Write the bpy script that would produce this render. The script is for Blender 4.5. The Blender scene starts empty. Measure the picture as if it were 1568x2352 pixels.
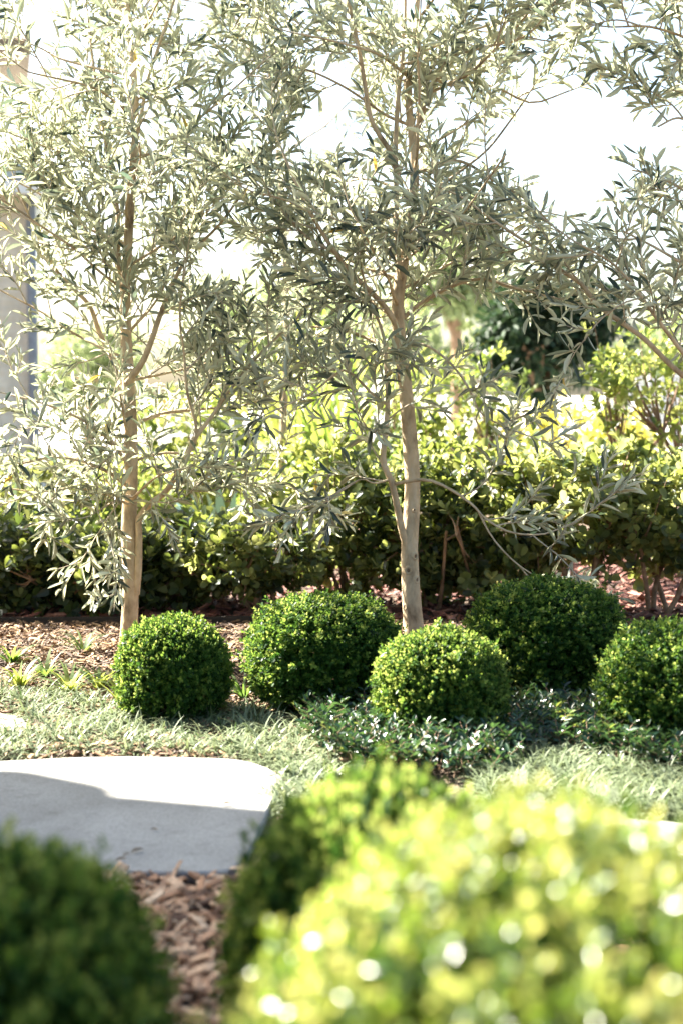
import bpy, math, random
import numpy as np
from mathutils import Vector

# ------------------------------------------------------------------ camera, sky, sun, exposure
scene = bpy.context.scene
COL = scene.collection
R = math.radians
rng = np.random.default_rng(11)
random.seed(11)

PITCH = math.atan((1176 - 900) / 3267.0)
CAM = np.array([0.0, 0.0, 1.0])
cam_d = bpy.data.cameras.new("camera")
cam_d.sensor_fit = 'HORIZONTAL'
cam_d.sensor_width = 24.0
cam_d.lens = 50.0
cam_d.clip_start = 0.05
cam_d.clip_end = 600.0
cam_d.dof.use_dof = True
cam_d.dof.focus_distance = 4.9
cam_d.dof.aperture_fstop = 2.5
cam_d.dof.aperture_blades = 0
cam = bpy.data.objects.new("camera", cam_d)
COL.objects.link(cam)
cam.location = CAM
cam.rotation_euler = (math.pi / 2 - PITCH, 0, 0)
scene.camera = cam

SUN_EL, SUN_AZ = R(42), R(-58)          # azimuth from +Y, negative = towards -X
w = bpy.data.worlds.new("World")
scene.world = w
w.use_nodes = True
nt = w.node_tree
nt.nodes.clear()
sky = nt.nodes.new("ShaderNodeTexSky")
sky.sky_type = 'NISHITA'
sky.sun_disc = False
sky.sun_elevation = SUN_EL
sky.sun_rotation = SUN_AZ
sky.air_density = 1.0
sky.dust_density = 3.0
sky.ozone_density = 1.0
bg = nt.nodes.new("ShaderNodeBackground")
bg.inputs[1].default_value = 0.052
wo = nt.nodes.new("ShaderNodeOutputWorld")
wb = nt.nodes.new("ShaderNodeMix"); wb.data_type = 'RGBA'; wb.blend_type = 'MULTIPLY'; wb.inputs[0].default_value = 1.0
wb.inputs[7].default_value = (.97, 1.0, .96, 1)
nt.links.new(sky.outputs[0], wb.inputs[6])
nt.links.new(wb.outputs[2], bg.inputs[0])
nt.links.new(bg.outputs[0], wo.inputs[0])

sd = bpy.data.lights.new("sun", 'SUN')
sd.energy = 5.0
sd.angle = R(0.5)
sd.color = (1.0, 0.94, 0.83)
so = bpy.data.objects.new("sun", sd)
COL.objects.link(so)
SDIR = Vector((math.sin(SUN_AZ) * math.cos(SUN_EL), math.cos(SUN_AZ) * math.cos(SUN_EL), math.sin(SUN_EL)))
so.rotation_euler = SDIR.to_track_quat('Z', 'Y').to_euler()

scene.view_settings.view_transform = 'Standard'
scene.view_settings.look = 'None'
scene.view_settings.gamma = 1.0
scene.view_settings.exposure = 3.12
scene.render.engine = 'CYCLES'
cy = scene.cycles
cy.max_bounces = 8
cy.diffuse_bounces = 4
cy.glossy_bounces = 2
cy.transmission_bounces = 5
cy.transparent_max_bounces = 6
cy.sample_clamp_indirect = 12.0
cy.caustics_reflective = False
cy.caustics_refractive = False
cy.use_denoising = True


# ------------------------------------------------------------------ pixel helpers (photo measured at 1568 px width)
def ray(px, py):
    a, b = (px - 784) / 3267.0, (1176 - py) / 3267.0
    c, s = math.cos(PITCH), math.sin(PITCH)
    return np.array([a, c + b * s, -s + b * c])


def at(px, py, Y):
    d = ray(px, py)
    return CAM + d * (Y / d[1])


def gnd(px, py, z=0.0):
    d = ray(px, py)
    t = (z - CAM[2]) / d[2]
    return CAM + d * t


def project(P):
    P = np.atleast_2d(P) - CAM
    c, s = math.cos(PITCH), math.sin(PITCH)
    f = P[:, 1] * c - P[:, 2] * s
    u = P[:, 1] * s + P[:, 2] * c
    return 784 + 3267 * P[:, 0] / f, 1176 - 3267 * u / f


def in_poly(x, y, poly):
    x = np.asarray(x); y = np.asarray(y)
    ins = np.zeros(x.shape, bool)
    n = len(poly)
    for i in range(n):
        x1, y1 = poly[i][0], poly[i][1]
        x2, y2 = poly[(i + 1) % n][0], poly[(i + 1) % n][1]
        c = ((y1 > y) != (y2 > y)) & (x < (x2 - x1) * (y - y1) / (y2 - y1 + 1e-12) + x1)
        ins ^= c
    return ins


# ------------------------------------------------------------------ object helpers
def tag(o, label=None, cat=None, group=None, kind=None):
    if label: o["label"] = label
    if cat: o["category"] = cat
    if group: o["group"] = group
    if kind: o["kind"] = kind
    return o


def thing(name, loc, label, cat, group=None, rz=0.0):
    o = bpy.data.objects.new(name, None)
    o.empty_display_size = 0.1
    COL.objects.link(o)
    o.location = loc
    o.rotation_euler = (0, 0, rz)
    return tag(o, label, cat, group)


class MB:
    """collects geometry (numpy blocks) into ONE mesh object"""
    def __init__(s):
        s.v, s.f, s.n, s.mi, s.t, s.sm = [], [], 0, [], [], []

    def add(s, verts, faces, mat=0, tint=None, smooth=True):
        """faces: list of int arrays (m,k), each of one polygon size"""
        verts = np.asarray(verts, float)
        for fa in faces:
            fa = np.asarray(fa, int)
            if len(fa):
                s.f.append(fa + s.n)
                s.mi.append(np.full(len(fa), mat))
                s.sm.append(np.full(len(fa), smooth))
        s.v.append(verts)
        s.t.append(np.full(len(verts), 0.5) if tint is None else np.asarray(tint, float))
        s.n += len(verts)

    def mesh(s, name, mats, origin=(0, 0, 0)):
        me = bpy.data.meshes.new(name)
        V = np.concatenate(s.v) - np.asarray(origin, float)
        me.vertices.add(len(V))
        me.vertices.foreach_set("co", V.astype(np.float32).ravel())
        loops = np.concatenate([f.ravel() for f in s.f])
        tot = np.concatenate([np.full(len(f), f.shape[1]) for f in s.f])
        st = np.concatenate([[0], np.cumsum(tot)[:-1]])
        me.loops.add(len(loops))
        me.loops.foreach_set("vertex_index", loops.astype(np.int32))
        me.polygons.add(len(tot))
        me.polygons.foreach_set("loop_start", st.astype(np.int32))
        me.polygons.foreach_set("loop_total", tot.astype(np.int32))
        me.polygons.foreach_set("material_index", np.concatenate(s.mi).astype(np.int32))
        me.polygons.foreach_set("use_smooth", np.concatenate(s.sm).astype(bool))
        at_ = me.attributes.new("tint", 'FLOAT', 'POINT')
        at_.data.foreach_set("value", np.concatenate(s.t).astype(np.float32))
        for m in (mats if isinstance(mats, (list, tuple)) else [mats]):
            me.materials.append(m)
        me.update(calc_edges=True)
        me.validate()
        return me

    def build(s, name, mats, parent=None, origin=(0, 0, 0)):
        """vertices are world coordinates; origin = world position of the object (or of its parent)"""
        o = bpy.data.objects.new(name, s.mesh(name, mats, origin))
        COL.objects.link(o)
        if parent is not None:
            o.parent = parent
        else:
            o.location = origin
        return o


def norm(a):
    return a / (np.linalg.norm(a, axis=-1, keepdims=True) + 1e-12)


def frames(D, N):
    """columns x (width), y (length), z (normal)"""
    D = norm(D)
    X = norm(np.cross(D, N))
    Z = np.cross(X, D)
    return X, D, Z


# leaf templates: x = half width, y = length 0..1, z = normal
def leaf_full(ws, ts, fold=0.12, curl=0.08, twist=0.0):
    v = [(0, 0, 0)]
    for t, wd in zip(ts, ws):
        z = -curl * t * t
        a = twist * t
        v += [(-wd * math.cos(a), t, z + fold * wd - wd * math.sin(a)), (0, t, z), (wd * math.cos(a), t, z + fold * wd + wd * math.sin(a))]
    v.append((0, 1, -curl))
    n = len(ts)
    tri, quad = [(0, 2, 1), (0, 3, 2)], []
    for i in range(n - 1):
        a, b = 1 + 3 * i, 4 + 3 * i
        quad += [(a, a + 1, b + 1, b), (a + 1, a + 2, b + 2, b + 1)]
    a = 1 + 3 * (n - 1)
    tip = 1 + 3 * n
    tri += [(a, a + 1, tip), (a + 1, a + 2, tip)]
    return np.array(v, float), [np.array(tri), np.array(quad)] if quad else [np.array(tri)]


def leaf_lite(w1, w2, fold=0.15, curl=0.06):
    v = [(0, 0, 0), (w1, .33, fold * w1), (w2, .72, fold * w2 - curl * .5), (0, 1, -curl), (-w2, .72, fold * w2 - curl * .5), (-w1, .33, fold * w1)]
    return np.array(v, float), [np.array([(0, 1, 2, 3), (0, 3, 4, 5)])]


OLIVE = [leaf_full((.75, 1, .62), (.22, .52, .82), .25, c, tw) for c, tw in ((.10, 0), (-.06, .25), (.20, -.2))]
ROUND = [leaf_full((.62, 1, .86), (.3, .62, .88), .22, c) for c in (.06, -.04, .14)]
ELLIP = [leaf_full((.75, 1, .62), (.25, .5, .8), .3, c) for c in (.05, .16)]
CURLED = [leaf_full((.7, 1, .8), (.28, .58, .86), .5, c) for c in (.30, .45, .15)]
BOX = [leaf_lite(.85, .95), leaf_lite(.8, 1, .3, .12)]
LITE = [leaf_lite(.9, .85, .2, .05), leaf_lite(.8, .9, .3, .15)]


def scatter(mb, templ, P, D, N, L, Wd, mat=0, tint=None):
    """templ: list of variants; P,D,N (n,3); L,Wd (n,)"""
    n = len(P)
    if n == 0: return
    L = np.broadcast_to(L, (n,)); Wd = np.broadcast_to(Wd, (n,))
    tint = rng.random(n) if tint is None else np.broadcast_to(tint, (n,))
    pick = rng.integers(0, len(templ), n)
    X, Y, Z = frames(D, N)
    for k, (tv, tf) in enumerate(templ):
        m = pick == k
        c = int(m.sum())
        if not c: continue
        sc = np.stack([Wd[m], L[m], L[m]], 1)            # x scaled by half width, z by length
        loc = tv[None] * sc[:, None, :]
        loc[:, :, 2] = tv[None, :, 2] * np.where(np.abs(tv[None, :, 0]) > 0, 1, 1) * L[m][:, None] * 0.5 + 0
        V = P[m][:, None] + loc[..., 0:1] * X[m][:, None] + loc[..., 1:2] * Y[m][:, None] + loc[..., 2:3] * Z[m][:, None]
        k_ = len(tv)
        off = (np.arange(c) * k_)[:, None, None]
        mb.add(V.reshape(-1, 3), [(f[None] + off).reshape(-1, f.shape[1]) for f in tf], mat, np.repeat(tint[m], k_))


def tube(mb, pts, rad, sides=6, mat=0, cap=True, bump=0.0):
    pts = np.asarray(pts, float); k = len(pts)
    rad = np.broadcast_to(np.asarray(rad, float), (k,))
    T = np.gradient(pts, axis=0)
    T = norm(T)
    ref = np.array([0.13, 0.97, 0.2]) if abs(T[0][1]) < .9 else np.array([1., 0, 0])
    A = norm(np.cross(T, ref)); B = np.cross(T, A)
    th = np.arange(sides) / sides * 2 * math.pi
    rr = rad[:, None] * (1 + bump * (rng.random((k, sides)) - .5))
    V = pts[:, None] + rr[..., None] * (np.cos(th)[None, :, None] * A[:, None] + np.sin(th)[None, :, None] * B[:, None])
    i = np.arange(k - 1)[:, None] * sides; j = np.arange(sides)[None]; j2 = (j + 1) % sides
    q = np.stack([i + j, i + j2, i + sides + j2, i + sides + j], -1).reshape(-1, 4)
    fs = [q]
    if cap:
        fs.append(np.array([list(range((k - 1) * sides, k * sides))]))
    mb.add(V.reshape(-1, 3), fs, mat)


def smooth_path(pts, n):
    """Catmull-Rom through pts"""
    pts = np.asarray(pts, float)
    P = np.vstack([2 * pts[0] - pts[1], pts, 2 * pts[-1] - pts[-2]])
    seg = len(pts) - 1
    out = []
    for u in np.linspace(0, seg - 1e-6, n):
        i = int(u); t = u - i
        p0, p1, p2, p3 = P[i], P[i + 1], P[i + 2], P[i + 3]
        out.append(.5 * ((2 * p1) + (-p0 + p2) * t + (2 * p0 - 5 * p1 + 4 * p2 - p3) * t * t + (-p0 + 3 * p1 - 3 * p2 + p3) * t ** 3))
    return np.array(out)


def box(mb, c, s, mat=0, rz=0.0, bev=0.0):
    hx, hy, hz = np.array(s) / 2
    if bev > 0:
        b = min(bev, hx * .9, hy * .9, hz * .9)
        ring = [(hx - b, hy), (hx, hy - b), (hx, -hy + b), (hx - b, -hy), (-hx + b, -hy), (-hx, -hy + b), (-hx, hy - b), (-hx + b, hy)][::-1]
        v = [(x, y, -hz) for x, y in ring] + [(x, y, hz - b) for x, y in ring] + [(x * (1 - b / hx), y * (1 - b / hy), hz) for x, y in ring]
        q = [(i, (i + 1) % 8, 8 + (i + 1) % 8, 8 + i) for i in range(8)] + [(8 + i, 8 + (i + 1) % 8, 16 + (i + 1) % 8, 16 + i) for i in range(8)]
        fs = [np.array(q), np.array([list(range(16, 24)), list(range(7, -1, -1))])]
    else:
        v = [(x, y, z) for z in (-hz, hz) for x, y in ((-hx, -hy), (hx, -hy), (hx, hy), (-hx, hy))]
        fs = [np.array([(0, 3, 2, 1), (4, 5, 6, 7), (0, 1, 5, 4), (1, 2, 6, 5), (2, 3, 7, 6), (3, 0, 4, 7)])]
    v = np.array(v)
    cs, sn = math.cos(rz), math.sin(rz)
    v = np.stack([v[:, 0] * cs - v[:, 1] * sn, v[:, 0] * sn + v[:, 1] * cs, v[:, 2]], 1) + np.array(c)
    mb.add(v, fs, mat, smooth=False)


def prism(mb, poly, z0, z1, mat=0, bev=0.0):
    """poly counter-clockwise (n,2); z0/z1 may be arrays"""
    poly = np.asarray(poly, float); n = len(poly)
    z0 = np.broadcast_to(z0, (n,)); z1 = np.broadcast_to(z1, (n,))
    v = np.vstack([np.c_[poly, z0], np.c_[poly, z1 - bev]])
    q = [(i, (i + 1) % n, n + (i + 1) % n, n + i) for i in range(n)]
    top = list(range(n, 2 * n))
    if bev > 0:
        cen = poly.mean(0)
        inn = poly + norm(cen - poly) * bev
        v = np.vstack([v, np.c_[inn, z1]])
        q += [(n + i, n + (i + 1) % n, 2 * n + (i + 1) % n, 2 * n + i) for i in range(n)]
        top = list(range(2 * n, 3 * n))
    mb.add(v, [np.array(q), np.array([top, list(range(n - 1, -1, -1))])], mat, smooth=False)


# ------------------------------------------------------------------ materials
def nodes(name):
    m = bpy.data.materials.new(name)
    m.use_nodes = True
    m.node_tree.nodes.clear()
    return m, m.node_tree.nodes, m.node_tree.links


def mixc(N, Lk, fac, a, b, mode='MIX'):
    x = N.new("ShaderNodeMix"); x.data_type = 'RGBA'; x.blend_type = mode
    if isinstance(fac, (int, float)): x.inputs[0].default_value = fac
    else: Lk.new(fac, x.inputs[0])
    for s, k in ((a, 6), (b, 7)):
        if isinstance(s, (tuple, list)): x.inputs[k].default_value = (*s[:3], 1)
        else: Lk.new(s, x.inputs[k])
    return x.outputs[2]


def ramp(N, Lk, src, stops):
    r = N.new("ShaderNodeValToRGB")
    el = r.color_ramp.elements
    while len(el) < len(stops): el.new(.5)
    for e, (p, c) in zip(el, stops):
        e.position = p; e.color = (*c, 1)
    Lk.new(src, r.inputs[0])
    return r.outputs[0]


def leaf_mat(name, tops, under, trans, rough=.4, tfac=.4, spec=.5, edge=None):
    """tops/trans: colour stops along the per-leaf tint; the underside has its own colour"""
    m, N, Lk = nodes(name)
    a = N.new("ShaderNodeAttribute"); a.attribute_name = "tint"
    geo = N.new("ShaderNodeNewGeometry")
    isl = geo.outputs['Random Per Island']
    top = ramp(N, Lk, a.outputs['Fac'], tops)
    v = N.new("ShaderNodeMapRange"); v.inputs[3].default_value = .72; v.inputs[4].default_value = 1.25
    Lk.new(isl, v.inputs[0])
    hs = N.new("ShaderNodeHueSaturation"); Lk.new(top, hs.inputs['Color']); Lk.new(v.outputs[0], hs.inputs['Value'])
    base = mixc(N, Lk, geo.outputs['Backfacing'], hs.outputs[0], under)
    tr = ramp(N, Lk, a.outputs['Fac'], trans)
    p = N.new("ShaderNodeBsdfPrincipled")
    Lk.new(base, p.inputs['Base Color'])
    rf = N.new("ShaderNodeMapRange"); rf.inputs[3].default_value = rough * .7; rf.inputs[4].default_value = min(1, rough * 1.5)
    Lk.new(isl, rf.inputs[0])
    Lk.new(rf.outputs[0], p.inputs['Roughness'])
    p.inputs['Specular IOR Level'].default_value = spec
    t = N.new("ShaderNodeBsdfTranslucent"); Lk.new(tr, t.inputs[0])
    mx = N.new("ShaderNodeMixShader"); mx.inputs[0].default_value = tfac
    Lk.new(p.outputs[0], mx.inputs[1]); Lk.new(t.outputs[0], mx.inputs[2])
    o = N.new("ShaderNodeOutputMaterial"); Lk.new(mx.outputs[0], o.inputs[0])
    return m


def noise_mat(name, stops, scale=8.0, detail=6.0, rough=.8, bump=.3, bscale=None, stretch=None, spec=.3, dist=.01):
    m, N, Lk = nodes(name)
    tc = N.new("ShaderNodeTexCoord")
    src = tc.outputs['Object']
    if stretch:
        mp = N.new("ShaderNodeMapping"); mp.inputs['Scale'].default_value = stretch
        Lk.new(src, mp.inputs[0]); src = mp.outputs[0]
    nz = N.new("ShaderNodeTexNoise"); nz.inputs['Scale'].default_value = scale; nz.inputs['Detail'].default_value = detail
    nz.inputs['Roughness'].default_value = .65
    Lk.new(src, nz.inputs['Vector'])
    c = ramp(N, Lk, nz.outputs[0], stops)
    p = N.new("ShaderNodeBsdfPrincipled"); Lk.new(c, p.inputs['Base Color'])
    p.inputs['Roughness'].default_value = rough
    p.inputs['Specular IOR Level'].default_value = spec
    if bump:
        n2 = N.new("ShaderNodeTexNoise"); n2.inputs['Scale'].default_value = bscale or scale * 6; n2.inputs['Detail'].default_value = 5
        Lk.new(src, n2.inputs['Vector'])
        b = N.new("ShaderNodeBump"); b.inputs['Strength'].default_value = bump; b.inputs['Distance'].default_value = dist
        Lk.new(n2.outputs[0], b.inputs['Height']); Lk.new(b.outputs[0], p.inputs['Normal'])
    o = N.new("ShaderNodeOutputMaterial"); Lk.new(p.outputs[0], o.inputs[0])
    return m


def chip_mat(name, stops, rough=.75):
    m, N, Lk = nodes(name)
    a = N.new("ShaderNodeAttribute"); a.attribute_name = "tint"
    c = ramp(N, Lk, a.outputs['Fac'], stops)
    tc = N.new("ShaderNodeTexCoord")
    nz = N.new("ShaderNodeTexNoise"); nz.inputs['Scale'].default_value = 130; nz.inputs['Detail'].default_value = 3
    Lk.new(tc.outputs['Object'], nz.inputs['Vector'])
    g = ramp(N, Lk, nz.outputs[0], [(.3, (.6, .6, .6)), (.7, (1.15, 1.15, 1.15))])
    c2 = mixc(N, Lk, 1.0, c, g, 'MULTIPLY')
    p = N.new("ShaderNodeBsdfPrincipled"); Lk.new(c2, p.inputs['Base Color']); p.inputs['Roughness'].default_value = rough
    o = N.new("ShaderNodeOutputMaterial"); Lk.new(p.outputs[0], o.inputs[0])
    return m


def brick_mat(name, c1, c2, mortar, scale, bw=.23, rh=.076):
    m, N, Lk = nodes(name)
    tc = N.new("ShaderNodeTexCoord")
    sx = N.new("ShaderNodeSeparateXYZ"); Lk.new(tc.outputs['Object'], sx.inputs[0])
    ad = N.new("ShaderNodeMath"); Lk.new(sx.outputs[0], ad.inputs[0]); Lk.new(sx.outputs[1], ad.inputs[1])
    cx = N.new("ShaderNodeCombineXYZ"); Lk.new(ad.outputs[0], cx.inputs[0]); Lk.new(sx.outputs[2], cx.inputs[1])
    b = N.new("ShaderNodeTexBrick")
    b.inputs['Scale'].default_value = scale
    b.inputs['Brick Width'].default_value = bw; b.inputs['Row Height'].default_value = rh; b.inputs['Mortar Size'].default_value = .008
    b.inputs['Color1'].default_value = (*c1, 1); b.inputs['Color2'].default_value = (*c2, 1); b.inputs['Mortar'].default_value = (*mortar, 1)
    Lk.new(cx.outputs[0], b.inputs['Vector'])
    nz = N.new("ShaderNodeTexNoise"); nz.inputs['Scale'].default_value = 9
    Lk.new(tc.outputs['Object'], nz.inputs['Vector'])
    g = ramp(N, Lk, nz.outputs[0], [(.3, (.8, .8, .8)), (.7, (1.08, 1.08, 1.08))])
    c = mixc(N, Lk, 1.0, b.outputs[0], g, 'MULTIPLY')
    p = N.new("ShaderNodeBsdfPrincipled"); Lk.new(c, p.inputs['Base Color']); p.inputs['Roughness'].default_value = .85
    o = N.new("ShaderNodeOutputMaterial"); Lk.new(p.outputs[0], o.inputs[0])
    return m


M = {}
M['olive'] = leaf_mat("olive_leaf", [(0, (.005, .028, .040)), (.6, (.012, .044, .056)), (.97, (.030, .062, .050)), (1, (.45, .30, .06))],
                      (.58, .61, .47), [(0, (.06, .10, .065)), (.40, (.46, .48, .29)), (.97, (.74, .74, .48)), (1, (.75, .55, .12))], .34, .38, .6)
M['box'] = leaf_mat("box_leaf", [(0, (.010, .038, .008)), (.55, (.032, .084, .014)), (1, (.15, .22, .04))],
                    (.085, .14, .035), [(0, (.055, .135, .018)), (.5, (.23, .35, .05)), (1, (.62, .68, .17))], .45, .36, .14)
M['box_yellow'] = leaf_mat('yellow_box_leaf', [(0, (.025, .06, .010)), (.6, (.08, .14, .02)), (1, (.22, .27, .06))],
                    (.2, .26, .08), [(0, (.035, .12, .006)), (.45, (.27, .37, .03)), (1, (.90, .82, .25))], .30, .34, .9)  # lighter, yellower kind of box for the big front bush
M['round'] = leaf_mat("hawthorn_leaf", [(0, (.010, .022, .014)), (.5, (.026, .048, .022)), (1, (.12, .16, .06))],
                      (.16, .20, .09), [(0, (.06, .10, .018)), (.5, (.32, .38, .065)), (1, (.72, .72, .26))], .35, .38, .38)
M['jasmine'] = leaf_mat("jasmine_leaf", [(0, (.008, .030, .016)), (.8, (.020, .058, .022)), (1, (.13, .20, .03))],
                        (.10, .15, .08), [(0, (.05, .12, .03)), (.8, (.12, .22, .05)), (1, (.40, .45, .08))], .30, .22, .45)
M['grass'] = leaf_mat("mondo_blade", [(0, (.03, .06, .022)), (.5, (.16, .19, .10)), (1, (.55, .56, .42))],
                      (.18, .22, .12), [(0, (.06, .10, .03)), (.5, (.18, .22, .09)), (1, (.45, .46, .26))], .45, .33, .45)
M['tuft'] = leaf_mat("strap_blade", [(0, (.03, .07, .03)), (.5, (.07, .13, .035)), (1, (.22, .28, .06))],
                     (.10, .15, .05), [(0, (.12, .22, .04)), (.5, (.30, .42, .06)), (1, (.6, .62, .12))], .4, .38, .45)
M['yellow'] = leaf_mat("golden_leaf", [(0, (.22, .24, .04)), (1, (.50, .46, .08))], (.35, .36, .08),
                       [(0, (.55, .55, .08)), (1, (.85, .75, .15))], .5, .45, .3)
M['lime'] = leaf_mat("lime_leaf", [(0, (.03, .07, .018)), (.6, (.07, .12, .028)), (1, (.20, .25, .06))],
                     (.17, .22, .07), [(0, (.14, .22, .03)), (.6, (.36, .44, .08)), (1, (.72, .74, .2))], .4, .42, .45)
M['dark'] = leaf_mat("conifer_leaf", [(0, (.012, .03, .016)), (1, (.04, .075, .035))], (.03, .055, .03),
                     [(0, (.03, .07, .02)), (1, (.08, .14, .05))], .5, .15, .3)
M['pale'] = leaf_mat("far_leaf", [(0, (.08, .12, .06)), (1, (.20, .25, .12))], (.2, .25, .14),
                     [(0, (.3, .4, .15)), (1, (.55, .6, .28))], .6, .4, .3)
M['red'] = leaf_mat("burgundy_leaf", [(0, (.05, .012, .018)), (1, (.12, .03, .035))], (.08, .03, .03),
                    [(0, (.15, .03, .03)), (1, (.25, .07, .05))], .4, .35, .4)
M['agave'] = leaf_mat("agave_leaf", [(0, (.10, .19, .16)), (1, (.20, .30, .24))], (.15, .24, .2),
                      [(0, (.1, .2, .12)), (1, (.15, .25, .15))], .45, .12, .4)
M['bark'] = noise_mat("olive_bark", [(.30, (.14, .10, .06)), (.43, (.37, .28, .175)), (.54, (.50, .39, .25)), (.74, (.60, .50, .36))], 16, 10, .85, 1.0, 70, (1, 1, .5), dist=.006)
M['twig'] = noise_mat("twig_bark", [(.3, (.33, .27, .19)), (.7, (.50, .44, .33))], 30, 3, .8, 0)
M['stem'] = noise_mat("shrub_bark", [(.3, (.12, .075, .045)), (.7, (.30, .20, .13))], 25, 5, .85, .4, 90, dist=.003)
M['stone'] = noise_mat("cast_concrete", [(.30, (.25, .242, .227)), (.5, (.29, .282, .265)), (.72, (.325, .315, .297))], 5, 9, .8, .25, 220, dist=.002)
def speckle(m, scale, lo, hi, big=1.3):
    N, Lk = m.node_tree.nodes, m.node_tree.links
    p = next(n for n in N if n.type == 'BSDF_PRINCIPLED')
    src = p.inputs['Base Color'].links[0].from_socket
    tc = N.new("ShaderNodeTexCoord")
    for sc_, a, b, p0, p1 in ((scale, lo, hi, .35, .62), (big, .82, 1.08, .35, .65), (26, .86, 1.04, .30, .45)):
        nz = N.new("ShaderNodeTexNoise"); nz.inputs['Scale'].default_value = sc_; nz.inputs['Detail'].default_value = 4
        Lk.new(tc.outputs['Object'], nz.inputs['Vector'])
        g = ramp(N, Lk, nz.outputs[0], [(p0, (a, a, a * .985)), (p1, (b, b, b))])
        src = mixc(N, Lk, 1.0, src, g, 'MULTIPLY')
    Lk.new(src, p.inputs['Base Color'])


speckle(M['stone'], 170, .80, 1.06)
M['soil'] = noise_mat("garden_soil", [(.3, (.05, .035, .025)), (.55, (.12, .085, .06)), (.75, (.20, .145, .10))], 14, 8, .95, .8, 70, dist=.02)
M['chip_near'] = chip_mat("bark_chip", [(0, (.10, .045, .022)), (.4, (.46, .235, .12)), (1, (.82, .56, .35))])
M['chip_tan'] = chip_mat("tan_chip", [(0, (.04, .020, .010)), (.5, (.15, .080, .038)), (1, (.42, .265, .135))])
M['chip_red'] = chip_mat("red_chip", [(0, (.05, .018, .012)), (.5, (.17, .055, .038)), (1, (.36, .17, .12))])
M['edging'] = noise_mat("stained_timber", [(.3, (.012, .010, .008)), (.7, (.035, .026, .02))], 12, 5, .7, .4, 60, (1, 6, 6))
M['brick'] = brick_mat("pale_brick", (.74, .64, .50), (.80, .71, .58), (.76, .69, .58), 1.0)
M['roof'] = noise_mat("roof_tile", [(.3, (.36, .42, .43)), (.7, (.48, .54, .55))], 6, 5, .7, .5, 20, (1, 8, 1))
M['roof_brown'] = noise_mat("brown_tile", [(.3, (.12, .09, .06)), (.7, (.24, .18, .12))], 6, 5, .7, .5, 20, (1, 8, 1))
M['metal'] = noise_mat("painted_steel", [(.4, (.07, .08, .095)), (.6, (.10, .11, .125))], 20, 3, .45, 0, spec=.5)
M['pipe'] = noise_mat('grey_pipe', [(.4, (.22, .23, .25)), (.6, (.28, .29, .31))], 20, 3, .5, 0)
M['timber_dark'] = noise_mat("eave_timber", [(.3, (.04, .03, .022)), (.7, (.08, .06, .045))], 10, 4, .7, .2)
M['white'] = noise_mat("white_paint", [(.35, (.70, .70, .68)), (.65, (.80, .80, .78))], 6, 5, .6, .1)
M['dry'] = noise_mat("dry_leaf", [(.3, (.16, .11, .07)), (.7, (.34, .26, .17))], 40, 3, .8, 0)

# ------------------------------------------------------------------ ground
gm = MB()
nx = 60
xs = np.sign(np.linspace(-1, 1, nx)) * np.abs(np.linspace(-1, 1, nx)) ** 3 * 250
ys = np.linspace(0, 1, nx) ** 3 * 330 - 30
GX, GY = np.meshgrid(xs, ys, indexing='ij')
V = np.stack([GX, GY, np.zeros_like(GX)], -1).reshape(-1, 3)
i = (np.arange(nx - 1)[:, None] * nx + np.arange(nx - 1)[None]).ravel()
gm.add(V, [np.stack([i, i + nx, i + nx + 1, i + 1], 1)])
tag(gm.build("ground", M['soil']), "bare brown garden soil under the mulch and plants", "ground", kind="structure")


pv = MB()
pv.add([(-90, 13.2, .006), (90, 13.2, .006), (90, 290, .006), (-90, 290, .006)], [np.array([(0, 1, 2, 3)])], smooth=False)
M['paving'] = noise_mat("pale_paving", [(.3, (.50, .48, .44)), (.7, (.62, .60, .56))], 3, 6, .8, .2, 90, dist=.003)
tag(pv.build("paving", M['paving']), "pale sunlit paving beyond the garden beds", "paving", kind="structure")


def chips(name, poly, n, size, mat, label, zmax=.02, flat=.35, wl=.11):
    poly = np.array(poly)
    lo, hi = poly.min(0), poly.max(0)
    P = []
    tot = 0
    while tot < n:
        q = lo + rng.random((n * 2, 2)) * (hi - lo)
        q = q[in_poly(q[:, 0], q[:, 1], poly)]
        P.append(q); tot += len(q)
    P = np.concatenate(P)[:n]
    P = np.c_[P, rng.random(n) * zmax + .003]
    th = rng.random(n) * 2 * math.pi
    D = np.stack([np.cos(th), np.sin(th), rng.normal(0, flat, n)], 1)
    Nn = np.stack([rng.normal(0, flat, n), rng.normal(0, flat, n), np.ones(n)], 1)
    X, Y, Z = frames(D, Nn)
    L = size * (.45 + rng.random(n) ** 1.5 * .95); W = L * (wl + .13 * rng.random(n)); H = W * .5
    # tapered splinters: 8 corners
    tv = np.array([(-.6, -.5, -.5), (.6, -.5, -.5), (.9, .35, -.5), (-.8, .5, -.5), (-.5, -.45, .5), (.55, -.4, .5), (.7, .3, .5), (-.7, .42, .5)])
    tf = np.array([(0, 3, 2, 1), (4, 5, 6, 7), (0, 1, 5, 4), (1, 2, 6, 5), (2, 3, 7, 6), (3, 0, 4, 7)])
    jit = tv[None] * (1 + .5 * (rng.random((n, 8, 3)) - .5))
    V = P[:, None] + jit[..., 0:1] * W[:, None, None] * X[:, None] + jit[..., 1:2] * L[:, None, None] * Y[:, None] + jit[..., 2:3] * H[:, None, None] * Z[:, None]
    mb = MB()
    mb.add(V.reshape(-1, 3), [(tf[None] + (np.arange(n) * 8)[:, None, None]).reshape(-1, 4)], 0, np.repeat(rng.random(n), 8), smooth=False)
    return tag(mb.build(name, mat), label, "mulch", kind="stuff")


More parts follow.
